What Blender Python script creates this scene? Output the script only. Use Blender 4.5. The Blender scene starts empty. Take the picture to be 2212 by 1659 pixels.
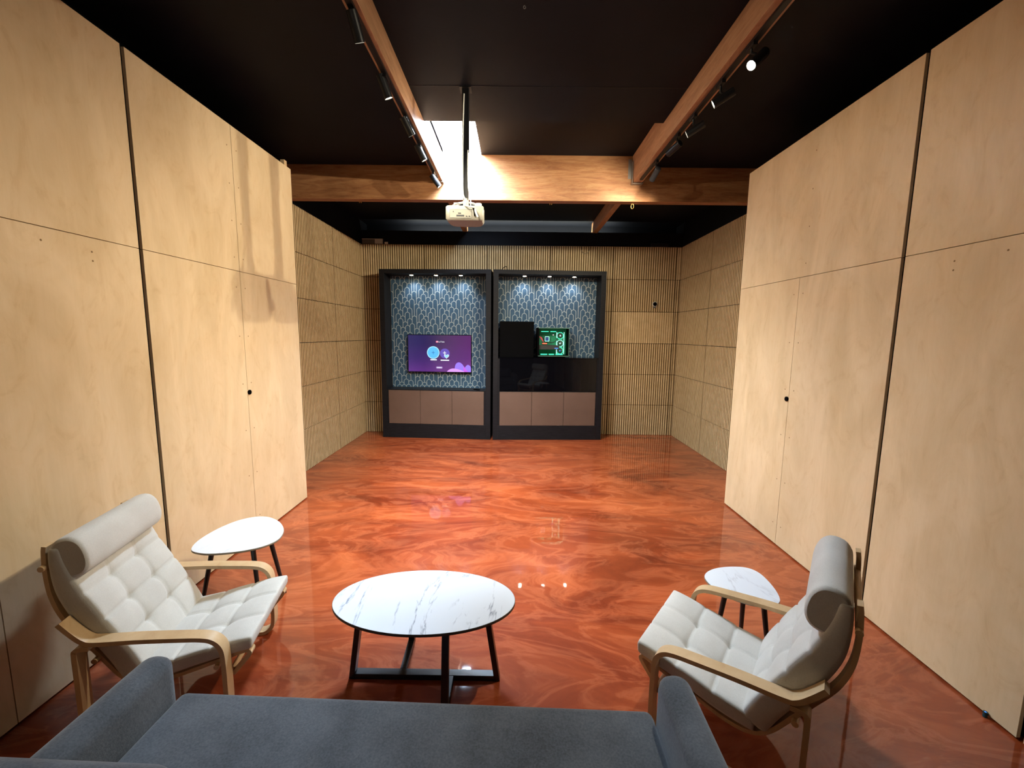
import bpy, bmesh, math, random
from mathutils import Vector, Matrix
random.seed(7)
C = bpy.context.scene.collection
S = bpy.context.scene
PI = math.pi

# ------------------------------------------------------------------ camera
F_PX, YAW, PITCH, ROLL, CAM_H = 884.06, 0.0057, -0.1211, -0.0117, 1.9254
Rz = Matrix.Rotation(YAW, 3, 'Z'); Rx = Matrix.Rotation(PITCH, 3, 'X'); Ry = Matrix.Rotation(ROLL, 3, 'Y')
Rw = Rz @ Rx @ Ry
right, fwd, up = Rw @ Vector((1,0,0)), Rw @ Vector((0,1,0)), Rw @ Vector((0,0,1))
cd = bpy.data.cameras.new('camera'); cam = bpy.data.objects.new('camera', cd); C.objects.link(cam)
cd.sensor_fit = 'HORIZONTAL'; cd.sensor_width = 36.0; cd.lens = F_PX / 2212.0 * 36.0
cd.clip_start = 0.05
M4 = Matrix(((right.x, up.x, -fwd.x, 0), (right.y, up.y, -fwd.y, 0), (right.z, up.z, -fwd.z, CAM_H), (0,0,0,1)))
cam.matrix_world = M4
S.camera = cam

# ------------------------------------------------------------------ view, world, daylight
vs = S.view_settings
vs.view_transform = 'Standard'; vs.look = 'None'; vs.gamma = 1.0; vs.use_curve_mapping = False
vs.exposure = 0.95
w = bpy.data.worlds.new('World'); S.world = w; w.use_nodes = True
bg = w.node_tree.nodes['Background']; bg.inputs[0].default_value = (0.62, 0.78, 1.0, 1); bg.inputs[1].default_value = 4.0

def area(name, loc, sx, sy, power, col, rot=(0,0,0)):
    l = bpy.data.lights.new(name, 'AREA'); l.shape = 'RECTANGLE'; l.size = sx; l.size_y = sy
    l.energy = power; l.color = col
    o = bpy.data.objects.new(name, l); o.location = loc; o.rotation_euler = rot; C.objects.link(o); return o
DAY = (0.62, 0.80, 1.0)
WARM = (1.0, 0.885, 0.665)
P_DAY1, P_DAY2 = 290, 14
P_SPOT = 124
P_COVE = 42
# daylight coming down the roof lights (the glass panes sit just above these)
area('daylight_front_skylight', (-0.683, 4.845, 4.44), 0.46, 1.04, P_DAY1, DAY)
area('daylight_rear_skylight', (-0.78, 6.45, 3.998), 0.15, 0.28, P_DAY2, DAY)

# ------------------------------------------------------------------ materials
def mat(name, col, rough=0.6, metal=0.0, emis=None, estr=0.0, spec=0.5, coat=0.0):
    m = bpy.data.materials.new(name); m.use_nodes = True
    b = m.node_tree.nodes['Principled BSDF']
    b.inputs['Base Color'].default_value = (*col, 1); b.inputs['Roughness'].default_value = rough
    b.inputs['Metallic'].default_value = metal; b.inputs['Specular IOR Level'].default_value = spec
    b.inputs['Coat Weight'].default_value = coat
    if emis: b.inputs['Emission Color'].default_value = (*emis, 1); b.inputs['Emission Strength'].default_value = estr
    return m
def nodes(m): return m.node_tree.nodes, m.node_tree.links, m.node_tree.nodes['Principled BSDF']
def coords(m, scale=(1,1,1), rot=(0,0,0), kind='Object'):
    N, L, b = nodes(m)
    t = N.new('ShaderNodeTexCoord'); mp = N.new('ShaderNodeMapping')
    mp.inputs['Scale'].default_value = scale; mp.inputs['Rotation'].default_value = rot
    L.new(t.outputs[kind], mp.inputs['Vector']); return mp.outputs['Vector']
def noise(m, vec, scale, detail=4, rough=0.5, dist=0.0):
    N, L, b = nodes(m); n = N.new('ShaderNodeTexNoise')
    n.inputs['Scale'].default_value = scale; n.inputs['Detail'].default_value = detail
    n.inputs['Roughness'].default_value = rough; n.inputs['Distortion'].default_value = dist
    L.new(vec, n.inputs['Vector']); return n
def ramp(m, fac, stops, interp='LINEAR'):
    N, L, b = nodes(m); r = N.new('ShaderNodeValToRGB'); r.color_ramp.interpolation = interp
    e = r.color_ramp.elements
    while len(e) < len(stops): e.new(0.5)
    for i, (p, c) in enumerate(stops):
        e[i].position = p; e[i].color = (*c, 1)
    L.new(fac, r.inputs['Fac']); return r.outputs['Color']
def mix(m, fac, a, b_, mode='MIX'):
    N, L, b = nodes(m); x = N.new('ShaderNodeMix'); x.data_type = 'RGBA'; x.blend_type = mode
    for s, v in ((x.inputs[0], fac), (x.inputs[6], a), (x.inputs[7], b_)):
        if hasattr(v, 'is_output'): L.new(v, s)
        elif isinstance(v, (int, float)): s.default_value = v
        else: s.default_value = (*v, 1)
    return x.outputs[2]
def base(m, c): N, L, b = nodes(m); L.new(c, b.inputs['Base Color'])
def bump(m, h, strength, dist=0.01):
    N, L, b = nodes(m); bp = N.new('ShaderNodeBump'); bp.inputs['Strength'].default_value = strength
    bp.inputs['Distance'].default_value = dist; L.new(h, bp.inputs['Height']); L.new(bp.outputs[0], b.inputs['Normal']); return bp

# birch plywood: pale, faint flame figure running up the sheet
def birch(name, lo, hi):
    m = mat(name, hi, 0.42, spec=0.3)
    v = coords(m, (1.0, 1.0, 0.32), kind='Object')
    n1 = noise(m, v, 2.2, 5, 0.55, 1.6)
    n2 = noise(m, coords(m, (1, 1, 0.5)), 5.0, 6, 0.62, 2.8)
    n3 = noise(m, coords(m, (1, 1, 0.03)), 60, 3, 0.6, 0.2)
    c1 = ramp(m, n1.outputs[0], [(0.30, lo), (0.62, hi)])
    c2 = ramp(m, n2.outputs[0], [(0.40, (1, 1, 1)), (0.56, (0.97, 0.95, 0.91)), (0.68, (0.88, 0.82, 0.74))])
    c3 = ramp(m, n3.outputs[0], [(0.35, (0.96, 0.95, 0.93)), (0.65, (1, 1, 1))])
    c = mix(m, 0.7, c1, c2, 'MULTIPLY'); c = mix(m, 0.6, c, c3, 'MULTIPLY')
    base(m, c); return m
M_BIRCH = birch('birch_plywood', (0.60, 0.46, 0.285), (0.72, 0.57, 0.375))
M_BIRCH_EDGE = mat('plywood_edge', (0.42, 0.27, 0.13), 0.6)
M_DOT = mat('filled_screw_hole', (0.20, 0.12, 0.05), 0.8)

# glulam / douglas fir beams
def fir(name, axis, lo, mid, hi):
    m = mat(name, mid, 0.5, spec=0.3)
    sc = {'x': (0.12, 1, 1), 'y': (1, 0.12, 1)}[axis]
    n1 = noise(m, coords(m, sc), 14, 5, 0.6, 1.4)
    n2 = noise(m, coords(m, {'x': (0.35, 2, 4), 'y': (2, 0.35, 4)}[axis]), 5, 5, 0.6, 2.5)
    c = ramp(m, n1.outputs[0], [(0.28, lo), (0.5, mid), (0.75, hi)])
    c2 = ramp(m, n2.outputs[0], [(0.42, (1, 1, 1)), (0.5, (0.72, 0.56, 0.44)), (0.54, (1, 1, 1))])
    c = mix(m, 0.55, c, c2, 'MULTIPLY')
    # glue lines between the laminations
    N, L, b = nodes(m)
    t = N.new('ShaderNodeTexCoord'); s = N.new('ShaderNodeSeparateXYZ'); L.new(t.outputs['Object'], s.inputs[0])
    mm = N.new('ShaderNodeMath'); mm.operation = 'MULTIPLY'; mm.inputs[1].default_value = 1/0.09; L.new(s.outputs[2], mm.inputs[0])
    fl = N.new('ShaderNodeMath'); fl.operation = 'FLOOR'; L.new(mm.outputs[0], fl.inputs[0])
    wn = N.new('ShaderNodeTexWhiteNoise'); wn.noise_dimensions = '1D'; L.new(fl.outputs[0], wn.inputs['W'])
    lam = ramp(m, wn.outputs['Value'], [(0.0, (0.78, 0.74, 0.72)), (1.0, (1, 1, 1))])
    c = mix(m, 0.8, c, lam, 'MULTIPLY')
    base(m, c); return m
M_FIR_X = fir('fir_beam', 'x', (0.23, 0.105, 0.045), (0.34, 0.165, 0.072), (0.43, 0.235, 0.105))
M_FIR_Y = fir('fir_joist', 'y', (0.27, 0.14, 0.075), (0.38, 0.21, 0.115), (0.46, 0.27, 0.155))

# grooved fibre panels
M_SLAT = mat('slat_panel', (0.52, 0.37, 0.19), 0.75, spec=0.2)
_n = noise(M_SLAT, coords(M_SLAT), 9, 4); base(M_SLAT, ramp(M_SLAT, _n.outputs[0], [(0.3, (0.50, 0.37, 0.20)), (0.7, (0.60, 0.455, 0.265))]))
M_GROOVE = mat('slat_groove', (0.11, 0.062, 0.025), 0.9, spec=0.1)

M_GSIDE_SHADE = mat('slat_side_shade', (0.27, 0.175, 0.085), 0.85, spec=0.1)  # darker brown paints the shade onto the groove sides
M_GBACK = mat('panel_backing', (0.035, 0.02, 0.010), 0.9, spec=0.05)
# black paint
M_BLACK = mat('black_paint', (0.0085, 0.0082, 0.0105), 0.62, spec=0.15)
_n = noise(M_BLACK, coords(M_BLACK), 1.3, 4); base(M_BLACK, ramp(M_BLACK, _n.outputs[0], [(0.3, (0.0026, 0.0034, 0.0062)), (0.7, (0.0052, 0.0064, 0.0108))]))

# glossy metallic epoxy floor
M_FLOOR = mat('epoxy_floor', (0.5, 0.1, 0.03), 0.5, spec=0.08, coat=1.0)
def build_floor():
    m = M_FLOOR; N, L, b = nodes(m)
    b.inputs['Coat Roughness'].default_value = 0.035; b.inputs['Coat IOR'].default_value = 1.5
    v = coords(m, (0.42, 1.05, 1))
    wv = noise(m, v, 1.0, 3, 0.5)
    add = N.new('ShaderNodeVectorMath'); add.operation = 'MULTIPLY_ADD'
    add.inputs[1].default_value = (1.1, 1.1, 1.1); L.new(wv.outputs[1], add.inputs[0]); L.new(v, add.inputs[2])
    n1 = noise(m, add.outputs[0], 1.35, 9, 0.63, 1.0)
    n2 = noise(m, add.outputs[0], 2.6, 8, 0.62, 1.8)
    c1 = ramp(m, n1.outputs[0], [(0.28, (0.105, 0.014, 0.004)), (0.43, (0.195, 0.031, 0.008)), (0.57, (0.275, 0.051, 0.013)), (0.74, (0.37, 0.085, 0.024))])
    c2 = ramp(m, n2.outputs[0], [(0.43, (0, 0, 0)), (0.50, (0.45, 0.45, 0.45)), (0.56, (0.05, 0.05, 0.05)), (0.70, (0, 0, 0))])
    c = mix(m, 1.0, c1, mix(m, 1.0, c2, (0.18, 0.075, 0.035), 'MULTIPLY'), 'ADD')
    n3 = noise(m, add.outputs[0], 1.5, 5, 0.55, 1.2)
    c3 = ramp(m, n3.outputs[0], [(0.34, (0.66, 0.56, 0.50)), (0.50, (1, 1, 1))])
    c = mix(m, 0.75, c, c3, 'MULTIPLY')
    base(m, c)
    bn = noise(m, coords(m), 6, 2); bp = N.new('ShaderNodeBump'); bp.inputs['Strength'].default_value = 0.05; bp.inputs['Distance'].default_value = 0.01
    L.new(bn.outputs[0], bp.inputs['Height']); L.new(bp.outputs[0], b.inputs['Coat Normal'])
build_floor()

# black stained oak of the cabinets
M_CAB = mat('black_oak', (0.016, 0.016, 0.019), 0.5, spec=0.18)
_n = noise(M_CAB, coords(M_CAB, (0.3, 1, 3)), 18, 5, 0.6); base(M_CAB, ramp(M_CAB, _n.outputs[0], [(0.3, (0.005, 0.005, 0.0065)), (0.7, (0.011, 0.011, 0.014))])); bump(M_CAB, _n.outputs[0], 0.12)
M_GLOSS = mat('black_glass', (0.002, 0.002, 0.003), 0.03, spec=0.22)
M_MATTEBLACK = mat('matte_black', (0.0010, 0.0010, 0.0013), 0.6, spec=0.03)
M_DOORTAN = mat('taupe_door', (0.37, 0.215, 0.16), 0.5, spec=0.3)
_n = noise(M_DOORTAN, coords(M_DOORTAN), 3, 2); base(M_DOORTAN, ramp(M_DOORTAN, _n.outputs[0], [(0.3, (0.105, 0.064, 0.047)), (0.7, (0.12, 0.074, 0.056))]))
M_PAPER = mat('wallpaper_blue', (0.055, 0.115, 0.175), 0.6, spec=0.3)
_n = noise(M_PAPER, coords(M_PAPER), 30, 4); base(M_PAPER, ramp(M_PAPER, _n.outputs[0], [(0.3, (0.022, 0.056, 0.100)), (0.7, (0.032, 0.075, 0.125))]))
M_PAPERLINE = mat('wallpaper_line', (0.27, 0.31, 0.31), 0.45, spec=0.4)
M_LED = mat('led_lens', (1, 1, 1), 0.4, emis=(1.0, 1.0, 0.80), estr=30)
M_TRACKLENS = mat('spot_lens', (1, 1, 1), 0.4, emis=(1.0, 0.93, 0.70), estr=40)
M_TRACK = mat('track_black', (0.006, 0.006, 0.007), 0.42, spec=0.25)
M_STEEL = mat('galvanised_steel', (0.30, 0.29, 0.27), 0.4, metal=0.8)
M_LEG = mat('black_steel', (0.012, 0.013, 0.018), 0.32, spec=0.5)

def fabric(name, lo, hi, scale=240, bs=0.35):
    m = mat(name, hi, 0.95, spec=0.1)
    n = noise(m, coords(m), scale, 3, 0.7)
    n2 = noise(m, coords(m), 5, 3, 0.5)
    c = mix(m, 0.5, ramp(m, n.outputs[0], [(0.3, lo), (0.7, hi)]), ramp(m, n2.outputs[0], [(0.3, lo), (0.7, hi)]))
    base(m, c); bump(m, n.outputs[0], bs, 0.002)
    N, L, b = nodes(m); b.inputs['Sheen Weight'].default_value = 0.25
    return m
M_CHAIRFAB = fabric('chair_canvas', (0.50, 0.485, 0.45), (0.66, 0.65, 0.615))
M_SOFA = fabric('sofa_wool', (0.028, 0.034, 0.042), (0.105, 0.118, 0.138), 130, 0.6)
M_BENT = birch('bent_birch', (0.50, 0.335, 0.18), (0.62, 0.44, 0.255))

# white marble laminate
def marble(name, bse, vein, rot, sc):
    m = mat(name, bse, 0.55, spec=0.2)
    v = coords(m, sc, rot)
    n = noise(m, v, 1.5, 7, 0.55, 1.2)
    n2 = noise(m, v, 5.0, 6, 0.7, 0.6)
    a = ramp(m, n.outputs[0], [(0.476, (0, 0, 0)), (0.492, (1, 1, 1)), (0.500, (0.15, 0.15, 0.15)), (0.512, (0, 0, 0))])
    g = ramp(m, n2.outputs[0], [(0.42, (0, 0, 0)), (0.60, (1, 1, 1))])
    f = mix(m, 1.0, a, g, 'MULTIPLY')
    base(m, mix(m, f, bse, vein)); return m
M_MARBLE = marble('white_marble', (0.62, 0.68, 0.77), (0.19, 0.22, 0.31), (0, 0, 0.22), (2.4, 0.55, 1))
M_MARBLE2 = marble('white_marble_faint', (0.74, 0.78, 0.84), (0.55, 0.57, 0.62), (0, 0, 1.2), (1.3, 0.5, 1))
M_TABLEEDGE = mat('table_edge', (0.05, 0.035, 0.025), 0.5)
M_WHITEPL = mat('projector_shell', (0.26, 0.245, 0.205), 0.45)
M_GREYPL = mat('grey_plastic', (0.12, 0.12, 0.11), 0.5)
M_WHITEBOX = mat('white_plastic', (0.55, 0.56, 0.53), 0.5)
M_SHAFT = mat('white_shaft_paint', (0.82, 0.82, 0.80), 0.7)
M_SKYGLASS = mat('roof_glass', (0.9, 0.95, 1), 0.3, emis=(0.85, 0.93, 1.0), estr=6)
M_BRASS = mat('brass', (0.55, 0.36, 0.12), 0.3, metal=1)
def emat(name, col, s): return mat(name, (0, 0, 0), 0.5, emis=col, estr=s*0.55)

# ------------------------------------------------------------------ mesh helpers
class MB:
    def __init__(self): self.v = []; self.f = []; self.mi = []; self.sm = []
    def add(self, verts, faces, mi=0, smooth=False):
        o = len(self.v); self.v += [tuple(p) for p in verts]
        for f in faces: self.f.append([i + o for i in f]); self.mi.append(mi); self.sm.append(smooth)
        return self
    def box(self, x0, x1, y0, y1, z0, z1, mi=0, M=None):
        vs_ = [Vector((x, y, z)) for x in (x0, x1) for y in (y0, y1) for z in (z0, z1)]
        if M is not None: vs_ = [M @ p for p in vs_]
        return self.add(vs_, [(0,1,3,2),(4,6,7,5),(0,4,5,1),(2,3,7,6),(0,2,6,4),(1,5,7,3)], mi)
    def tube(self, pts, r, n=10, mi=0, caps=True, r2=None):
        pts = [Vector(p) for p in pts]; rings = []; up0 = None
        for i, p in enumerate(pts):
            d = (pts[min(i+1, len(pts)-1)] - pts[max(i-1, 0)]).normalized()
            a = d.orthogonal().normalized() if up0 is None else (up0 - d * up0.dot(d)).normalized()
            up0 = a; b = d.cross(a)
            rr = r if r2 is None else r + (r2 - r) * i / (len(pts)-1)
            rings.append([p + a * rr * math.cos(t) + b * rr * math.sin(t) for t in [2*PI*k/n for k in range(n)]])
        vv = [q for rg in rings for q in rg]; ff = []
        for i in range(len(pts)-1):
            for k in range(n):
                ff.append((i*n+k, i*n+(k+1) % n, (i+1)*n+(k+1) % n, (i+1)*n+k))
        self.add(vv, ff, mi, True)
        if caps:
            self.add(rings[0], [tuple(range(n))[::-1]], mi); self.add(rings[-1], [tuple(range(n))], mi)
        return self
    def prism(self, outline, z0, z1, mi=0, mi_top=None, bev=0.0):
        n = len(outline); cx = sum(p[0] for p in outline)/n; cy = sum(p[1] for p in outline)/n
        def ins(d): 
            out = []
            for x, y in outline:
                L_ = math.hypot(x-cx, y-cy); k = (L_-d)/L_; out.append((cx+(x-cx)*k, cy+(y-cy)*k))
            return out
        lv = [(ins(bev), z0), (outline, z0+bev), (outline, z1-bev), (ins(bev), z1)] if bev else [(outline, z0), (outline, z1)]
        vv = [(x, y, z) for o, z in lv for x, y in o]; ff = []
        for k in range(len(lv)-1):
            for i in range(n): ff.append((k*n+i, k*n+(i+1) % n, (k+1)*n+(i+1) % n, (k+1)*n+i))
        self.add(vv, ff, mi, True)
        self.add([(x, y, z0) for x, y in lv[0][0]], [tuple(range(n))[::-1]], mi)
        self.add([(x, y, z1) for x, y in lv[-1][0]], [tuple(range(n))], mi if mi_top is None else mi_top)
        return self
    def disc(self, c, nrm, r, mi=0, n=24, r_in=0.0):
        c = Vector(c); nrm = Vector(nrm).normalized(); a = nrm.orthogonal().normalized(); b = nrm.cross(a)
        o = [c + (a*math.cos(t)+b*math.sin(t))*r for t in [2*PI*k/n for k in range(n)]]
        if r_in:
            i_ = [c + (a*math.cos(t)+b*math.sin(t))*r_in for t in [2*PI*k/n for k in range(n)]]
            return self.add(o + i_, [(k, (k+1) % n, n+(k+1) % n, n+k) for k in range(n)], mi)
        return self.add(o, [tuple(range(n))], mi)
    def ribbon(self, path, width, thick, axis, mi=0, origin=None):
        """bent strip: path of 2D (u, z) points -> swept section width (along v) x thick"""
        v0, v1 = axis; rings = []
        n = len(path)
        for i in range(n):
            a = Vector(path[max(i-1, 0)]); b = Vector(path[min(i+1, n-1)]); d = (b-a).normalized(); nn = Vector((-d.y, d.x))
            p = Vector(path[i]); t = thick/2
            o = p + nn*t; q = p - nn*t
            rings.append([(o.x, v0, o.y), (o.x, v1, o.y), (q.x, v1, q.y), (q.x, v0, q.y)])
        for s in range(4):
            vv = []; ff = []
            for rg in rings: vv += [rg[s], rg[(s+1) % 4]]
            for i in range(n-1): ff.append((2*i, 2*i+1, 2*i+3, 2*i+2))
            self.add(vv, ff, mi, s in (0, 2))
        self.add(rings[0], [(3,2,1,0)], mi); self.add(rings[-1], [(0,1,2,3)], mi)
        return self
    def build(self, name, mats, parent=None, bevel=0.0, seg=2):
        me = bpy.data.meshes.new(name); me.from_pydata(self.v, [], self.f)
        if not isinstance(mats, (list, tuple)): mats = [mats]
        for m in mats: me.materials.append(m)
        for p, mi, s in zip(me.polygons, self.mi, self.sm): p.material_index = mi; p.use_smooth = s
        bm = bmesh.new(); bm.from_mesh(me)
        if bevel: bmesh.ops.remove_doubles(bm, verts=bm.verts, dist=1e-6)
        bmesh.ops.recalc_face_normals(bm, faces=bm.faces); bm.to_mesh(me); bm.free()
        o = bpy.data.objects.new(name, me); C.objects.link(o)
        if bevel:
            md = o.modifiers.new('bevel', 'BEVEL'); md.width = bevel; md.segments = seg; md.limit_method = 'ANGLE'; md.angle_limit = math.radians(40)
        if parent: o.parent = parent
        return o
def tag(o, label, cat, group=None):
    o['label'] = label; o['category'] = cat
    if group: o['group'] = group
    return o
def struct(o, label=None):
    o['kind'] = 'structure'
    if label: o['label'] = label
    return o
def thing(name, loc, rz, label, cat, group=None):
    o = bpy.data.objects.new(name, None); C.objects.link(o); o.location = loc; o.rotation_euler = (0, 0, rz)
    o.empty_display_size = 0.1
    return tag(o, label, cat, group)
def smooth_path(pts, n=8, closed=False):
    P = [Vector(p) for p in pts]; out = []; N_ = len(P)
    rng = range(N_ if closed else N_-1)
    for i in rng:
        if closed: a, b, c, d = P[(i-1) % N_], P[i], P[(i+1) % N_], P[(i+2) % N_]
        else: a, b, c, d = P[max(i-1, 0)], P[i], P[i+1], P[min(i+2, N_-1)]
        for k in range(n):
            t = k/n
            out.append(0.5*((2*b) + (c-a)*t + (2*a-5*b+4*c-d)*t*t + (3*b-a-3*c+d)*t**3))
    if not closed: out.append(P[-1])
    return out

# ------------------------------------------------------------------ room shell
XL, XR = -2.399, 2.452           # plywood faces
XLS, XRS = -2.875, 3.069         # grooved side walls
YB, YN = 7.836, -1.3             # rear grooved face, wall behind the camera
YE = 4.562                       # far end of the plywood fronts
ZC = 4.0; ZPLY = 3.632; ZS = 3.556; ZSEAM = 2.439
struct(MB().box(-3.3, 3.4, YN-0.2, 8.6, -0.1, 0).build('floor', M_FLOOR), 'glossy marbled orange-brown epoxy floor')

JX0, JX1 = -1.010, -0.922        # left joist
KX0, KX1 = 1.432, 1.545          # right joist
BY0, BY1 = 5.38, 5.492           # cross beam
SX0, SX1 = JX1, -0.445         # roof light width
c = MB()
T = 0.06
c.box(-3.3, JX0, YN-0.2, BY0, ZC, ZC+0.2)
c.box(KX1, 3.4, YN-0.2, BY0, ZC, ZC+0.2)
c.box(JX1, KX0, YN-0.2, 4.31, ZC, ZC+0.2)
# raised bay in front of the beam, with the roof light opening
c.box(SX1, KX0, 4.31, BY0, 4.13, 4.2)
# bay behind the beam
R0, R1 = 6.30, 6.60
QX0, QX1 = -0.86, -0.70
c.box(-3.3, QX0, BY1, 8.6, ZC, ZC+0.2); c.box(QX1, 3.4, BY1, 8.6, ZC, ZC+0.2)
c.box(QX0, QX1, BY1, R0, ZC, ZC+0.2); c.box(QX0, QX1, R1, 8.6, ZC, ZC+0.2)
struct(c.build('ceiling', M_BLACK), 'black painted board ceiling')
# board joint and screw patches
j = MB(); j.box(JX1, KX0, 3.728, 3.734, ZC-0.0015, ZC); j.box(JX1, KX0, 1.1, 1.106, ZC-0.0015, ZC)
struct(j.build('trim_1', M_TRACK), 'thin joint between ceiling boards')

def skylight(n, y0, y1, z0, z1, SX0=SX0, SX1=SX1):
    t = 0.03
    m = MB(); m.box(SX0-t, SX0, y0-t, y1+t, z0, z1); m.box(SX1, SX1+t, y0-t, y1+t, z0, z1)
    m.box(SX0, SX1, y0-t, y0, z0, z1); m.box(SX0, SX1, y1, y1+t, z0, z1)
    m.box(SX0, SX1, y1-0.004, y1, z0+(z1-z0)*0.42, z0+(z1-z0)*0.42+0.006, 1)
    f = struct(m.build('window_%d' % n, [M_SHAFT, M_WHITEBOX]), 'white shafted roof light glaring with daylight')
    MB().box(SX0-t, SX1+t, y0-t, y1+t, z1, z1+0.012).build('pane', M_SKYGLASS, f)
skylight(1, 4.312, 5.378, 4.131, 4.46)
skylight(2, R0, R1, 4.001, 4.03, -0.86, -0.70)

# perimeter black walls
struct(MB().box(-3.3, XLS-0.02, YN-0.2, 8.6, 0, ZC).build('wall_left', M_BLACK), 'black upper wall on the left')
struct(MB().box(XRS+0.02, 3.4, YN-0.2, 8.6, 0, ZC).build('wall_right', M_BLACK), 'black upper wall on the right')
struct(MB().box(XLS-0.02, XRS+0.02, 8.22, 8.6, 0, ZC).build('wall_back', M_BLACK), 'black rear wall above the ledge')
struct(MB().box(XLS-0.02, XRS+0.02, YN-0.2, YN, 0, ZC).build('wall_near', M_BLACK), 'wall behind the viewer')
# boxed-out fascia the grooved panels are fixed to
struct(MB().box(XLS-0.02, XRS+0.02, YB+0.03, YB+0.07, 0, 3.81).build('trim_2', M_BLACK), 'black fascia over the grooved rear wall')

def slat_wall(name, p0, du, nrm, length, label, skip=()):
    """vertical grooved fibre panels in six rows; p0 = start on the floor, du = along the wall, nrm = into the room"""
    p0 = Vector(p0); du = Vector(du); nrm = Vector(nrm); pitch = 0.0417; gw = 0.0165; gd = 0.020; rows = 6
    m = MB(); rh = ZS/rows; n = int(length/pitch)
    pitch = length/n
    tw = 14
    rnd = random.Random(len(name))
    for r in range(rows):
        z0 = r*rh + 0.0042; z1 = (r+1)*rh - 0.0042
        for tile in range(0, n, tw):
            g = gd * (0.25 if (r, tile//tw) in skip else 1.0)
            gww = gw * (0.5 if (r, tile//tw) in skip else 1.0)
            for i in range(tile, min(n, tile+tw)):
                a = i*pitch; b = a + pitch - gww; e = a + pitch
                if tile and i == tile and (tile//tw) % 2 == 0: a += 0.007
                A = [p0 + du*a, p0 + du*b, p0 + du*b - nrm*g, p0 + du*e - nrm*g, p0 + du*e]
                lo = [q + Vector((0, 0, z0)) for q in A]; hi = [q + Vector((0, 0, z1)) for q in A]
                for k in range(4):
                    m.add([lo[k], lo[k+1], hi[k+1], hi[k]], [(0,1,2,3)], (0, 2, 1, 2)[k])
                m.add([hi[0], hi[1], hi[1]-nrm*gd, hi[0]-nrm*gd], [(0,1,2,3)], 0)
                m.add([lo[0], lo[1], lo[1]-nrm*gd, lo[0]-nrm*gd], [(0,1,2,3)], 0)
    q0 = p0 - nrm*(gd+0.001); q1 = q0 + du*length
    m.add([q0, q1, q1+Vector((0,0,ZS)), q0+Vector((0,0,ZS))], [(0,1,2,3)], 3)
    t0 = p0 + Vector((0,0,ZS)); m.add([t0, t0+du*length, t0+du*length-nrm*0.03, t0-nrm*0.03], [(0,1,2,3)], 0)
    o = m.build(name, [M_SLAT, M_GROOVE, M_GSIDE_SHADE, M_GBACK]); struct(o, label); return o
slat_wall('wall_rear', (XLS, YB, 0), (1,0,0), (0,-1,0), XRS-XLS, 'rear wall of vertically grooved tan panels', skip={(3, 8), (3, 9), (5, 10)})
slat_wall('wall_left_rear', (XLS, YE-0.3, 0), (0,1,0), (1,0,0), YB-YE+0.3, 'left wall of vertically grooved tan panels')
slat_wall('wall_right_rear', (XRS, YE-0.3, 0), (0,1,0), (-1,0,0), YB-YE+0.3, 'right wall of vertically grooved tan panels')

# added lamp, unseen behind the fascia, to brighten the strip of wall above it
cv = thing('added_cove_lamp', (-0.10, YB+0.115, 3.70), 0, 'added unseen cove lamp behind the black fascia, washing the wall above it', 'lamp')
MB().box(-2.0, 2.0, -0.04, 0.04, -0.03, -0.004).build('channel', M_TRACK, cv)
_l = bpy.data.lights.new('added_cove_light', 'AREA'); _l.shape = 'RECTANGLE'; _l.size = 3.8; _l.size_y = 0.04; _l.energy = P_COVE; _l.color = (1.0, 1.0, 0.80)
_o = bpy.data.objects.new('added_cove_light', _l); C.objects.link(_o); _o.parent = cv; _o.location = (0, 0, 0.0); _o.rotation_euler = (PI - 0.35, 0, 0)

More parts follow.
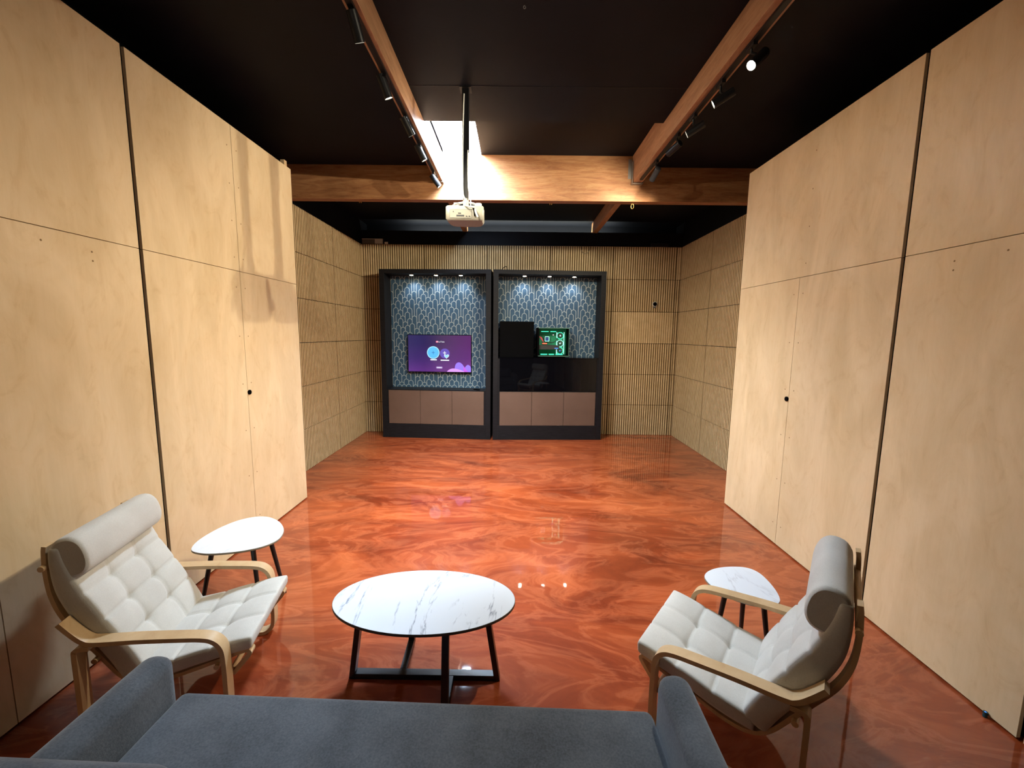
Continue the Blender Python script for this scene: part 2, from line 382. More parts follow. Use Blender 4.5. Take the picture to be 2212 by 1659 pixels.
# plywood closet fronts
def ply_side(side):
    X = XL if side == 'left' else XR
    s = -1 if side == 'left' else 1              # outward
    xb = XLS-0.02 if side == 'left' else XRS+0.02
    x_in = X + s*0.019; x_c = X + s*0.055
    lo, hi = min(x_c, xb), max(x_c, xb)
    body = MB().box(lo, hi, YN, YE-0.019, 0, ZPLY-0.002).build('wall_%s_closet' % side, M_MATTEBLACK)
    struct(body, 'closet carcass behind the plywood on the %s' % side)
    lo, hi = min(x_in, xb), max(x_in, xb); f = MB(); f.box(lo, hi, YE-0.018, YE, 0.012, ZPLY)
    f.build('end_panel', M_BIRCH, body)
    slots = [2.685, 1.765] if side == 'right' else [2.685]
    def panel(y0, y1, z0, z1, name='plywood_panel', parent=body, dots=()):
        m = MB(); m.box(min(X, x_in), max(X, x_in), y0, y1, z0, z1)
        for (yy, zz) in dots:
            m.disc((X - s*0.0006, yy, zz), (-s, 0, 0), 0.0055, 1, 10)
        return m.build(name, [M_BIRCH, M_DOT], parent)
    g = 0.0022; sl = 0.014; base_z = 0.014
    ys = [YE, 3.632, 2.685, 1.765, 0.83, -0.1, YN]
    for i in range(len(ys)-1):
        y1, y0 = ys[i], ys[i+1]
        a = y0 + (sl if y0 in slots else (g if y0 != YN else 0)); b = y1 - (sl if y1 in slots else (g if y1 != YE else 0))
        dots = [(b-0.055 if i == 1 else a+0.055, z) for z in (0.2, 0.62, 1.04, 1.46, 1.88, 2.30)] if i < 2 else [(b-0.3, 2.36), (b-0.3, 2.31), (b-0.55, 2.37)]
        udots = [(b-0.055 if i == 1 else a+0.055, z) for z in (2.55, 2.85, 3.15, 3.45)] if i < 2 else []
        if i == 0:
            d = panel(a, b, base_z, ZSEAM-g, 'door_%d' % (1 if side == 'left' else 2), None, dots); struct(d, 'plywood closet door, far leaf on the %s' % side)
            fp = MB(); cy = 3.632 + 0.02; fp.tube([(X + s*0.004, cy, 1.377), (X - s*0.010, cy, 1.377)], 0.021, 20)
            fp.build('finger_pull', M_MATTEBLACK, d)['label'] = 'round black finger pull'
        elif i == 1:
            d = panel(a, b, base_z, ZSEAM-g, 'door_%d' % (3 if side == 'left' else 4), None, dots); struct(d, 'plywood closet door, near leaf on the %s' % side)
        else:
            panel(a, b, base_z, ZSEAM-g, dots=dots)
        if side == 'right' and i == 0: continue
        if side == 'right' and i == 1: b = YE
        panel(a, b, ZSEAM+g, ZPLY, dots=udots)
    return body
ply_side('left'); ply_side('right')
tag(MB().box(-2.47, -2.43, 4.50, 4.55, ZPLY, ZPLY+0.075).build('wood_block', M_BENT), 'small pale wood block on top of the left plywood end', 'block')

# ------------------------------------------------------------------ beams
bmw = MB().box(XLS-0.01, XRS+0.01, BY0, BY1, 3.592, 4.19)
tag(bmw.build('cross_beam', M_FIR_X, bevel=0.004), 'deep orange fir cross beam spanning the room under the black ceiling', 'beam')
def joist(x0, x1, y0, y1, label, notch=False, grp=None):
    m = MB().box(x0, x1, y0, y1, 3.80, 4.19 if notch else 3.999)
    return tag(m.build('ceiling_joist', M_FIR_Y, bevel=0.003), label, 'joist', grp)
jl = joist(JX0, JX1, YN, BY0-0.002, 'long fir joist on the left, carrying a spotlight track past the skylight', True)
jr = joist(KX0, KX1, YN, BY0-0.002, 'long fir joist on the right, carrying a spotlight track', True)
joist(-0.99, -0.91, BY1+0.002, 8.0, 'short fir joist behind the cross beam, above the projector')
joist(1.415, 1.505, BY1+0.002, 8.0, 'short fir joist behind the cross beam, towards the right')
def hanger(x0, x1, label):
    m = MB(); t = 0.004
    m.box(x0-0.006-t, x0-0.006, BY0-0.07, BY0-0.003, 3.79, 4.05); m.box(x1+0.006, x1+0.006+t, BY0-0.07, BY0-0.003, 3.79, 4.05)
    m.box(x0-0.006-t, x1+0.006+t, BY0-0.07, BY0-0.003, 3.79-t, 3.79)
    m.box(x0-0.05, x0-0.006, BY0-0.006, BY0-0.003, 3.86, 4.09); m.box(x1+0.006, x1+0.05, BY0-0.006, BY0-0.003, 3.86, 4.09)
    tag(m.build('joist_hanger', M_STEEL), label, 'bracket')
hanger(JX0, JX1, 'metal joist hanger at the end of the left joist')
hanger(KX0, KX1, 'metal joist hanger at the end of the right joist')
hk = MB().tube([(1.475+0.028*math.cos(a)*0.6, BY1-0.03, 3.560+0.03*math.sin(a)) for a in [PI*0.5+2*PI*k/16 for k in range(16)]], 0.0045, 6)
hk.tube([(1.475, BY1-0.03, 3.588), (1.475, BY1-0.03, 3.60)], 0.004, 6)
tag(hk.build('hook', M_BRASS), 'little shiny loop hook under the cross beam', 'hook')
for k, x in enumerate((-2.02, -0.60, 0.42)):
    st = MB()
    for q in (0, 0.022): st.tube([(x+q, BY1-0.02, 3.60), (x+q+0.006, BY1-0.02, 3.572), (x+q+0.014, BY1-0.02, 3.585)], 0.003, 6)
    tag(st.build('wire_clip', M_BRASS), ['pair of tiny wire ends under the left part of the beam', 'pair of tiny wire ends under the beam, left of the projector', 'pair of tiny wire ends under the middle of the beam'][k], 'clip')

# ------------------------------------------------------------------ track lighting
def track(x, label):
    m = MB(); m.box(x-0.018, x+0.018, -0.9, 5.20, 3.782, 3.7995)
    o = m.build('lighting_track', M_TRACK); return tag(o, label, 'track')
tl, tr = -0.967, 1.497
track(tl, 'black spotlight track under the left joist')
track(tr, 'black spotlight track under the right joist')
def track_head(lens, d, label, grp, power, xt, size=95, vis=True, lensmat=None):
    lens = Vector(lens); d = Vector(d).normalized(); L_ = 0.15; r = 0.031
    t = thing('track_spotlight', (xt, (lens - d*L_*0.5).y, 3.782), 0, label, 'spotlight', grp)
    o = Vector(t.location)
    back = lens - d*L_; mid = lens - d*L_*0.55
    m = MB(); m.tube([back - o, back + d*0.01 - o, lens - d*0.002 - o], r, 24, 0, False)
    m.disc(back - o, -d, r, 0)
    m.tube([lens - d*0.012 - o, lens - o], r*0.93, 24, 0, False)
    m.build('housing', M_TRACK, t)
    (MB().disc(lens - d*0.006 - o, d, r*0.90, 0)).build('lens', lensmat or M_TRACKLENS, t)
    a = MB(); top = Vector((xt, mid.y, 3.782)); a.tube([top - o, Vector((xt, mid.y, max(mid.z+r, 3.70))) - o, mid + Vector((0,0,r*0.7)) - o], 0.008, 8)
    a.box(-0.014, 0.014, mid.y-o.y-0.045, mid.y-o.y+0.045, -0.022, 0.0)
    a.build('arm', M_TRACK, t)
    l = bpy.data.lights.new('spot_beam', 'SPOT'); l.energy = power; l.color = WARM; l.spot_size = math.radians(size); l.spot_blend = 0.75; l.shadow_soft_size = 0.02
    lo = bpy.data.objects.new('spot_beam', l); C.objects.link(lo); lo.parent = t
    lo.location = lens + d*0.004 - o; lo.rotation_euler = d.to_track_quat('-Z', 'Y').to_euler()
    return t
M_LENS_DIM = mat('spot_lens_dim', (0.3, 0.3, 0.28), 0.3, emis=(1.0, 0.9, 0.7), estr=3)
GL, GR = 'spotlights along the left track', 'spotlights along the right track'
W1 = P_SPOT
track_head((-0.952, 2.68, 3.65), (0.10, 0.45, -0.70), 'nearest spotlight in view on the left track, cut by a bright rim', GL, W1*0.6, tl)
track_head((-0.957, 3.264, 3.65), (0.20, 0.25, -0.60), 'second spotlight on the left track, its lens glowing yellow', GL, W1*0.45, tl)
track_head((-0.928, 3.834, 3.65), (0.28, 0.30, -0.55), 'third spotlight on the left track, just before the skylight', GL, W1*0.45, tl, 120)
track_head((-0.932, 4.357, 3.65), (0.30, 0.20, -0.60), 'fourth spotlight on the left track, lit pale by the skylight', GL, W1*0.8, tl, 125)
track_head((-0.903, 5.03, 3.63), (0.45, 0.15, -0.60), 'farthest spotlight on the left track, beside the cross beam', GL, W1*0.5, tl)
track_head((1.490, 2.859, 3.65), (-0.62, -0.22, -0.62), 'nearest spotlight on the right track, glaring at the viewer', GR, W1, tr, 90)
track_head((1.462, 3.307, 3.65), (-0.68, 0.34, -0.36), 'second spotlight on the right track, turned to the left wall', GR, W1*1.1, tr)
track_head((1.458, 3.773, 3.65), (-0.68, 0.34, -0.36), 'third spotlight on the right track, turned to the left wall', GR, W1*1.1, tr)
track_head((1.438, 4.158, 3.65), (-0.40, 0.75, -0.28), 'fourth spotlight on the right track, dark long can pointing away', GR, W1*0.7, tr, lensmat=M_LENS_DIM)
track_head((1.479, 4.738, 3.62), (-0.12, 0.60, -0.36), 'farthest spotlight on the right track, washing the cross beam', GR, W1*0.35, tr, lensmat=M_LENS_DIM)
# heads on the same tracks above the viewer
track_head((-0.95, 2.25, 3.65), (0.70, 0.42, -0.50), 'spotlight on the left track above the viewer, turned to the right wall', GL, W1*0.5, tl)
track_head((1.47, 2.1, 3.65), (-0.72, 0.40, -0.42), 'spotlight on the right track above the viewer, turned to the left wall', GR, W1*0.6, tr)

# ------------------------------------------------------------------ display cabinets
CW, CD_, CH = 2.000, 0.365, 3.045
ST = 0.0925; ZU = 2.972
def wallpaper(cab, zlo, zhi, yb, drift):
    pitch = 0.0438; per = 0.452; s = per/1075.0
    cols = {1: (300, 960), 2: (45, 540), 3: (355, 820), 4: (1040,), 5: (705,), 6: (175,), 7: (345, 975), 8: (45, 605), 9: (440, 820), 10: (130, 705)}
    x0, x1 = -0.909, 0.909
    tops = []
    nc = int((x1-x0)/pitch) + 3
    for i in range(-1, nc):
        k = (i + drift) % 10 + 1; xc = x0 + i*pitch
        for v in cols[k]:
            z = zhi + 0.02 - v*s
            while z > zlo - 0.02:
                tops.append((z, xc)); z -= per
        tops.append((zhi + 0.03 + 0.001*k, xc))
    tops.sort(key=lambda t: -t[0])
    m = MB(); m.box(x0, x1, yb, yb+0.012, zlo, zhi, 0)
    lw = 0.0105; R = pitch; lvl = 0; last = None
    cl = lambda x, z: (min(max(x, x0), x1), z)
    for z, xc in tops:
        if last is None or abs(z-last) > 1e-5: lvl += 1; last = z
        y = yb - 0.0004 - lvl*0.00008
        zb = max(zlo, z - 0.56); zc = z - R
        if zc < zlo: zc = zlo + 0.0001
        A = [PI*k/12 for k in range(13)]
        ro, ri = R + lw/2, R - lw/2
        def P(r, a):
            px, pz = cl(xc + r*math.cos(a), min(zc + r*math.sin(a), zhi)); return (px, y, pz)
        fill = [P(ri, a) for a in A] + [(cl(xc-ri, 0)[0], y, zb), (cl(xc+ri, 0)[0], y, zb)]
        if fill[0][0] - fill[12][0] > 0.002: m.add(fill, [tuple(range(len(fill)))], 0)
        O_ = [P(ro, a) for a in A]; I_ = [P(ri, a) for a in A]
        O_ = [(cl(xc+ro, 0)[0], y, zb)] + O_ + [(cl(xc-ro, 0)[0], y, zb)]; I_ = [(cl(xc+ri, 0)[0], y, zb)] + I_ + [(cl(xc-ri, 0)[0], y, zb)]
        n = len(O_)
        m.add(O_ + I_, [(k, k+1, n+k+1, n+k) for k in range(n-1)], 1)
    o = m.build('wallpaper_panel', [M_PAPER, M_PAPERLINE], cab); o['label'] = 'blue wallpaper with pale overlapping arches'
    return o

def cabinet(loc, rz, label, kind):
    t = thing('display_cabinet', loc, rz, label, 'cabinet', None)
    h = CW/2; yb = CD_
    m = MB()
    m.box(-h, -h+ST-0.002, 0, yb, 0, CH); m.box(h-ST+0.002, h, 0, yb, 0, CH)
    m.box(-h+ST-0.002, h-ST+0.002, 0, yb, ZU, CH)
    m.build('frame', M_CAB, t, bevel=0.002)
    MB().box(-h+ST-0.002, h-ST+0.002, 0.002, yb, 0, 0.262).build('plinth', M_CAB, t, bevel=0.002)
    MB().box(-h+ST-0.002, h-ST+0.002, yb-0.008, yb, 0.2, ZU).build('back_panel', M_CAB, t)
    MB().box(-h+ST-0.002, h-ST+0.002, 0.012, yb-0.008, 0.262, 0.272).build('cabinet_floor', M_CAB, t)
    wd = 0.586; x0 = -1.5*wd
    for i in range(3):
        MB().box(x0+i*wd+0.0025, x0+(i+1)*wd-0.0025, 0.006, 0.024, 0.266, 0.884).build('door', M_DOORTAN, t, bevel=0.0015)
    for s in (-1, 1):
        a, b = sorted((s*1.5*wd, s*(h-ST+0.002))); MB().box(a, b, 0.014, 0.03, 0.262, 0.886).build('filler_strip', M_CAB, t)
    MB().box(-h+ST-0.002, h-ST+0.002, 0.012, yb-0.008, 0.886, 0.902).build('counter', M_CAB, t)
    zlo = 0.904
    if kind == 'right':
        for i in range(3):
            MB().box(x0+i*wd+0.001, x0+(i+1)*wd-0.001, 0.004, 0.022, 0.905, 1.494).build('glass_door', M_GLOSS, t)
        for s in (-1, 1):
            a, b = sorted((s*1.5*wd, s*(h-ST+0.002))); MB().box(a, b, 0.014, 0.03, 0.902, 1.496).build('filler_strip', M_CAB, t)
        MB().box(-h+ST-0.002, h-ST+0.002, 0.003, yb-0.008, 1.497, 1.512).build('shelf', M_GLOSS, t)
        zlo = 1.513
    wallpaper(t, zlo, ZU-0.002, yb-0.022, 0 if kind == 'right' else 4)
    for xx in (-0.447, 0.0, 0.447):
        d = MB(); d.tube([(xx, 0.115, ZU), (xx, 0.115, ZU-0.020)], 0.036, 24, 0); 
        dl = d.build('downlight', M_STEEL, t)
        MB().tube([(xx, 0.115, ZU-0.020), (xx, 0.115, ZU-0.0225)], 0.029, 24).build('lens', M_LED, dl)
        l = bpy.data.lights.new('downlight_beam', 'SPOT'); l.energy = P_PUCK; l.color = (0.80, 0.90, 1.0); l.spot_size = math.radians(105); l.spot_blend = 0.9; l.shadow_soft_size = 0.025
        lo = bpy.data.objects.new('downlight_beam', l); C.objects.link(lo); lo.parent = t; lo.location = (xx, 0.14, ZU-0.03); lo.rotation_euler = (math.radians(22), 0, 0)
    return t
P_PUCK = 8
RL, RR = math.radians(-2.7), math.radians(2.85)
cabL = cabinet((-1.428, 7.370, 0), RL, 'tall black cabinet alcove with blue arch wallpaper and a wall-mounted television', 'left')
cabR = cabinet((0.612, 7.370, 0), RR, 'tall black cabinet alcove with black glass doors and a glowing green computer', 'right')
def at(cab, x, y, z): return cab.matrix_basis @ Vector((x, y, z)) if False else Matrix.Translation(cab.location) @ Matrix.Rotation(cab.rotation_euler.z, 4, 'Z') @ Vector((x, y, z))

# ------------------------------------------------------------------ television
tv = thing('television', at(cabL, 0.013, 0.315, 1.197), RL, 'flat television showing a purple screen with two round icons', 'television')
TW, TH = 1.205, 0.705
MB().box(-TW/2, TW/2, -0.045, -0.012, 0, TH).build('bezel', M_GLOSS, tv, bevel=0.003)
MB().box(-0.3, 0.3, -0.012, 0.020, 0.12, 0.55).build('wall_mount', M_MATTEBLACK, tv)
MB().box(-0.018, 0.018, -0.046, -0.02, -0.008, 0.0).build('badge', M_STEEL, tv)
scm = mat('tv_screen', (0.01, 0.01, 0.02), 0.15)
def screen_nodes(m):
    N, L, b = nodes(m); t = N.new('ShaderNodeTexCoord'); s = N.new('ShaderNodeSeparateXYZ'); L.new(t.outputs['Generated'], s.inputs[0])
    r1 = ramp(m, s.outputs[2], [(0.0, (0.22, 0.035, 0.34)), (0.35, (0.085, 0.018, 0.19)), (0.75, (0.022, 0.010, 0.07)), (1.0, (0.016, 0.013, 0.055))])
    r2 = ramp(m, s.outputs[0], [(0.0, (0.035, 0.035, 0.19)), (0.25, (0.012, 0.012, 0.12)), (0.45, (0.05, 0.018, 0.13)), (1.0, (0.20, 0.025, 0.22))])
    c = mix(m, 0.5, r1, r2)
    n = noise(m, coords(m), 1.2, 2); c2 = ramp(m, n.outputs[0], [(0.3, (0.75, 0.75, 0.8)), (0.7, (1.15, 1.1, 1.1))])
    c = mix(m, 1.0, c, c2, 'MULTIPLY')
    L.new(c, b.inputs['Emission Color']); b.inputs['Emission Strength'].default_value = 0.50
screen_nodes(scm)
scr = MB().box(-TW/2+0.012, TW/2-0.012, -0.0465, -0.045, 0.014, TH-0.012).build('screen', scm, tv)
SW, SH = TW-0.024, TH-0.026
def sxz(px, py):   # position on the picture, 0..1 from its lower left
    return (-TW/2+0.012 + px*SW, 0.014 + py*SH)
def scr_disc(px, py, r, ms, lvl, name='icon', rin=0.0):
    x, z = sxz(px, py); return MB().disc((x, -0.0467-0.0004*lvl, z), (0, -1, 0), r, 0, 40, rin).build(name, ms, scr)
e_blue = emat('screen_light_blue', (0.10, 0.50, 0.95), 1.05); e_rim = emat('screen_rim', (0.45, 0.85, 1.0), 1.0)
e_dark = emat('screen_navy', (0.01, 0.06, 0.30), 1); e_vio = emat('screen_violet', (0.13, 0.085, 0.50), 1); e_white = emat('screen_white', (0.9, 0.95, 1), 1)
e_red = emat('screen_red', (1.0, 0.18, 0.30), 1.1); e_cyan = emat('screen_cyan', (0.32, 0.75, 1.0), 1); e_lav = emat('screen_lavender', (0.40, 0.25, 0.60), 0.9)
e_p1 = emat('screen_petal_violet', (0.34, 0.20, 0.95), 1); e_p2 = emat('screen_petal_magenta', (0.62, 0.12, 0.85), 1); e_p3 = emat('screen_petal_pink', (0.75, 0.35, 0.95), 1)
scr_disc(0.400, 0.525, 0.118, e_rim, 1); scr_disc(0.400, 0.525, 0.104, e_blue, 2)
scr_disc(0.585, 0.505, 0.092, e_vio, 1)
def scr_box(px, py, w_, h_, ms, lvl, name='mark'):
    x, z = sxz(px, py); y = -0.0467-0.0004*lvl
    out = []
    r = min(w_, h_)/2
    for cx_, a0 in ((w_/2-r, -PI/2), (-w_/2+r, PI/2)):
        for k in range(9): a = a0 + PI*k/8; out.append((x + cx_ + r*math.cos(a), y, z + r*math.sin(a)*h_/(2*r)))
    return MB().add(out, [tuple(range(len(out)))]).build(name, ms, scr)
for (cx_, cz_, ms, sz) in ((0.400, 0.525, e_dark, 0.062), (0.582, 0.520, e_white, 0.060)):
    x, z = sxz(cx_, cz_); m = MB(); t = sz*0.11 if ms is e_dark else sz*0.2
    m.add([(x-sz/2, -0.0482, z-t/2), (x+sz/2, -0.0482, z-t/2), (x+sz/2, -0.0482, z+t/2), (x-sz/2, -0.0482, z+t/2)], [(0,1,2,3)])
    m.add([(x-t/2, -0.0483, z-sz/2), (x+t/2, -0.0483, z-sz/2), (x+t/2, -0.0483, z+sz/2), (x-t/2, -0.0483, z+sz/2)], [(0,1,2,3)])
    m.build('plus_sign', ms, scr)
# small heart shaped badge
x, z = sxz(0.612, 0.43)
for scl, ms, yy in ((0.047, e_white, -0.0486), (0.038, e_cyan, -0.049)):
    hp = []
    for k in range(40):
        a = 2*PI*k/40; hx = 16*math.sin(a)**3; hz = 13*math.cos(a)-5*math.cos(2*a)-2*math.cos(3*a)-math.cos(4*a)
        hp.append((x + hx*scl/16, yy, z + hz*scl/16))
    MB().add(hp, [tuple(range(40))]).build('heart_badge', ms, scr)
def text(s, px, py, h, ms, parent, y=-0.0485):
    cu = bpy.data.curves.new('t', 'FONT'); cu.body = s; cu.size = h; cu.align_x = 'CENTER'; cu.align_y = 'CENTER'; cu.extrude = 0.0003
    to = bpy.data.objects.new('t', cu); C.objects.link(to)
    dg = bpy.context.evaluated_depsgraph_get(); me = bpy.data.meshes.new_from_object(to.evaluated_get(dg))
    bpy.data.objects.remove(to); me.materials.clear(); me.materials.append(ms)
    o = bpy.data.objects.new('lettering', me); C.objects.link(o); o.parent = parent; x, z = sxz(px, py)
    o.location = (x, y, z); o.rotation_euler = (PI/2, 0, 0); return o
scr_box(0.462, 0.822, 0.044, 0.032, e_red, 1, 'logo_icon')
x, z = sxz(0.462, 0.822); MB().add([(x-0.006, -0.0476, z-0.008), (x+0.009, -0.0476, z), (x-0.006, -0.0476, z+0.008)], [(0,1,2)]).build('logo_triangle', e_white, scr)
text('YouTube', 0.523, 0.822, 0.037, e_white, scr)
scr_box(0.405, 0.328, 0.125, 0.020, e_white, 1, 'caption_bar'); scr_box(0.585, 0.320, 0.165, 0.020, e_white, 1, 'caption_bar')
scr_box(0.495, 0.115, 0.125, 0.040, e_lav, 1, 'button'); scr_box(0.495, 0.115, 0.095, 0.013, e_white, 2, 'caption_bar')
def petal(pts, ms, lvl):
    P = smooth_path([(a, b, 0) for a, b in pts], 8); y = -0.0467-0.0004*lvl
    out = [(sxz(p.x, p.y)[0], y, sxz(p.x, p.y)[1]) for p in P]
    MB().add(out, [tuple(range(len(out)))]).build('petal', ms, scr)
petal([(0.86, 0.005), (0.90, 0.12), (0.945, 0.20), (0.985, 0.17), (0.999, 0.12), (0.999, 0.005)], e_p1, 1)
petal([(0.74, 0.005), (0.745, 0.15), (0.77, 0.24), (0.815, 0.265), (0.86, 0.22), (0.90, 0.12), (0.945, 0.005)], e_p1, 2)
petal([(0.88, 0.005), (0.885, 0.15), (0.91, 0.10), (0.955, 0.005)], e_p2, 3)
petal([(0.615, 0.002), (0.65, 0.06), (0.71, 0.095), (0.79, 0.08), (0.86, 0.04), (0.90, 0.002)], e_p3, 4)
tag(MB().box(-0.02, 0.02, -0.065, 0.065, 0, 0.016).build('remote_control', M_MATTEBLACK, bevel=0.004), 'small black remote lying on the counter below the television', 'remote control')
rc = bpy.data.objects['remote_control']; rc.location = at(cabL, 0.735, 0.10, 0.9025); rc.rotation_euler = (0, 0, 0.9)

# ------------------------------------------------------------------ black storage cube and computer
cube = thing('storage_cabinet', at(cabR, -0.575, 0.028, 1.5122), RR, 'plain square black cabinet standing on the shelf left of the computer', 'cabinet')
MB().box(-0.303, 0.303, 0.016, 0.285, 0, 0.640).build('body', M_MATTEBLACK, cube)
MB().box(-0.303, 0.303, 0.0, 0.015, 0.002, 0.638).build('door', M_MATTEBLACK, cube, bevel=0.001)

pc = thing('desktop_computer', at(cabR, 0.083, 0.05, 1.5122), RR, 'glass-sided computer glowing green on the cabinet shelf', 'computer')
PW, PH, PD = 0.575, 0.535, 0.27
g_grn = emat('glow_green', (0.05, 1.0, 0.45), 2.6); g_cyan = emat('glow_cyan', (0.35, 1.0, 0.78), 2.0); g_red = emat('glow_red', (1.0, 0.10, 0.05), 2.5)
g_dim = mat('pc_board', (0.015, 0.30, 0.16), 0.5); g_blue = emat('glow_blue', (0.05, 0.25, 1.0), 1.5); g_white = emat('glow_white', (0.7, 0.85, 1.0), 2.0)
g_fan = mat('fan_blade', (0.01, 0.012, 0.012), 0.4); g_edge = mat('aluminium_edge', (0.25, 0.55, 0.45), 0.3, metal=0.8)
m = MB(); t_ = 0.016
m.box(-PW/2, -PW/2+0.035, 0, PD, 0.02, PH); m.box(PW/2-0.012, PW/2, 0, PD, 0.02, PH)
m.box(-PW/2+0.035, PW/2-0.012, 0, PD, PH-t_, PH); m.box(-PW/2+0.035, PW/2-0.012, 0, PD, 0.02, 0.04)
m.box(-PW/2+0.06, PW/2-0.06, 0.02, PD-0.02, 0, 0.02)
m.build('case', M_MATTEBLACK, pc)
MB().box(-PW/2+0.035, PW/2-0.012, PD-0.012, PD-0.002, 0.04, PH-t_).build('motherboard', g_dim, pc)
ed = MB(); ed.box(-PW/2+0.02, PW/2, -0.003, 0.0, PH-0.010, PH); ed.box(-PW/2+0.02, PW/2, -0.003, 0.0, 0.022, 0.034); ed.box(PW/2-0.006, PW/2, -0.003, 0, 0.02, PH)
ed.build('edge_strip', g_edge, pc)
def px_(fx, fy): return (-PW/2 + fx*PW, PH*(1-fy))
def strip(a, b, r=0.005, ms=g_grn, y=0.06, name='light_strip'):
    (x0, z0), (x1, z1) = px_(*a), px_(*b); MB().tube([(x0, y, z0), (x1, y, z1)], r, 8).build(name, ms, pc)
strip((0.13, 0.125), (0.36, 0.125)); strip((0.42, 0.125), (0.60, 0.125)); strip((0.12, 0.895), (0.33, 0.895), 0.007); strip((0.38, 0.895), (0.55, 0.895), 0.007); strip((0.60, 0.895), (0.82, 0.895), 0.007)
strip((0.855, 0.14), (0.855, 0.88), 0.005, g_cyan); strip((0.625, 0.15), (0.625, 0.33), 0.007, g_cyan); strip((0.625, 0.44), (0.625, 0.58), 0.006, g_cyan); strip((0.625, 0.73), (0.625, 0.87), 0.007, g_cyan)
for k, fy in enumerate((0.26, 0.52, 0.77)):
    cx_, cz_ = px_(0.735, fy); R = 0.062
    fo = MB()
    for q in range(8):
        a0, a1 = PI/8+q*PI/4, PI/8+(q+1)*PI/4
        fo.tube([(cx_+R*math.cos(a0), 0.07, cz_+R*math.sin(a0)), (cx_+R*math.cos(a1), 0.07, cz_+R*math.sin(a1))], 0.0035, 6)
    fan = fo.build('fan', g_grn if k != 1 else g_cyan, pc)
    bl = MB(); bl.tube([(cx_, 0.072, cz_), (cx_, 0.09, cz_)], 0.016, 16)
    for q in range(7):
        a = 2*PI*q/7; e1 = Vector((math.cos(a), 0, math.sin(a))); e2 = Vector((math.cos(a+0.55), 0, math.sin(a+0.55))); c0 = Vector((cx_, 0.08, cz_))
        bl.add([c0+e1*0.014, c0+e1*0.055+Vector((0,-.006,0)), c0+e2*0.055+Vector((0,.006,0)), c0+e2*0.014], [(0,1,2,3)])
    bl.build('blades', g_fan, fan)
    MB().disc((cx_, 0.0715, cz_), (0,-1,0), 0.012, 0, 12).build('hub_light', g_white if k < 2 else g_blue, fan)
cx_, cz_ = px_(0.33, 0.375); m = MB(); m.box(cx_-0.042, cx_+0.042, 0.12, 0.20, cz_-0.045, cz_+0.045); cc = m.build('cpu_cooler', g_fan, pc)
rg = MB()
for a, b in (((-1,-1),(1,-1)), ((1,-1),(1,1)), ((1,1),(-1,1)), ((-1,1),(-1,-1))): rg.tube([(cx_+a[0]*0.036, 0.118, cz_+a[1]*0.04), (cx_+b[0]*0.036, 0.118, cz_+b[1]*0.04)], 0.004, 6)
rg.build('glow_frame', g_cyan, cc); MB().box(cx_-0.026, cx_+0.026, 0.1175, 0.119, cz_-0.03, cz_+0.026).build('cooler_screen', emat('cooler_screen', (0.01, 0.06, 0.22), 1), cc)
(xa, za), (xb, zb) = px_(0.07, 0.73), px_(0.71, 0.585)
gp = MB().box(xa, xb, 0.05, 0.20, za, zb).build('graphics_card', mat('card_shroud', (0.03, 0.035, 0.035), 0.4), pc)
(x0_, z0_) = px_(0.17, 0.545); MB().box(x0_, x0_+0.085, 0.048, 0.052, z0_, z0_+0.018).build('red_light', g_red, gp)
(x0_, z0_) = px_(0.56, 0.70); MB().box(x0_, x0_+0.065, 0.047, 0.0499, z0_, z0_+0.014).build('blue_light', g_blue, gp)
for k in range(3):
    (x0_, z0_), (x1_, z1_) = px_(0.075+0.03*k, 0.29-0.02*k+0.03*k), px_(0.205, 0.46-0.012*k+0.02)
    MB().tube([(x0_, 0.06, z0_), ((x0_+x1_)/2, 0.055, (z0_+z1_)/2), (x1_, 0.06, z1_)], 0.004, 6).build('cable', emat('cable_red', (0.75, 0.06, 0.08), 0.8), pc)
xw, zw = px_(0.525, 0.235); MB().tube([(xw, 0.11, zw), (xw, 0.12, zw)], 0.009, 12).build('status_light', emat('status_pink', (1.0, 0.6, 0.7), 1.5), pc)
tb = smooth_path([(*px_(0.33, 0.46), 0), (*px_(0.48, 0.50), 0), (*px_(0.60, 0.44), 0), (*px_(0.69, 0.30), 0)], 6)
MB().tube([(p.x, 0.10, p.y) for p in tb], 0.006, 8).build('coolant_tube', g_fan, pc)
cp = smooth_path([(0,0,0), (0.02,0,0.02), (0.06,0,0.055), (0.09,0,0.05), (0.10,0,0.01), (0.13,0,0)], 6)
ca = tag(MB().tube([(p.x, p.y, p.z+0.005) for p in cp], 0.005, 8).build('cable', M_MATTEBLACK), 'short black cable looping on top of the right cabinet', 'cable'); ca.location = at(cabR, -0.86, 0.08, CH)

# ------------------------------------------------------------------ small things on the rear wall and ledge
def small_box(name, x0, x1, y0, y1, z0, z1, ms, label, cat):
    return tag(MB().box(x0, x1, y0, y1, z0, z1).build(name, ms, bevel=0.003), label, cat)
jb = thing('wall_unit', (-2.64, YB-0.004, ZS+0.002), 0, 'flat pale box sitting on top of the rear panels, far left corner', 'box')
MB().box(-0.215, 0.02, 0, 0.03, 0.006, 0.085).build('body', M_GREYPL, jb); MB().box(0.022, 0.165, -0.002, 0.03, 0.006, 0.085).build('cover', M_WHITEBOX, jb); MB().box(-0.215, 0.165, -0.003, 0.03, 0.086, 0.094).build('lid', M_WHITEBOX, jb)
small_box('sensor_box', -2.44, -2.38, YB-0.004, YB+0.028, ZS+0.001, ZS+0.042, mat('bright_white_plastic', (0.8, 0.78, 0.7), 0.4), 'tiny white sensor on top of the rear panels, beside the pale box', 'sensor')
small_box('black_unit', 2.50, 2.82, YB-0.004, YB+0.028, ZS+0.001, ZS+0.07, M_LEG, 'slim black box on top of the rear panels at the right corner', 'box')
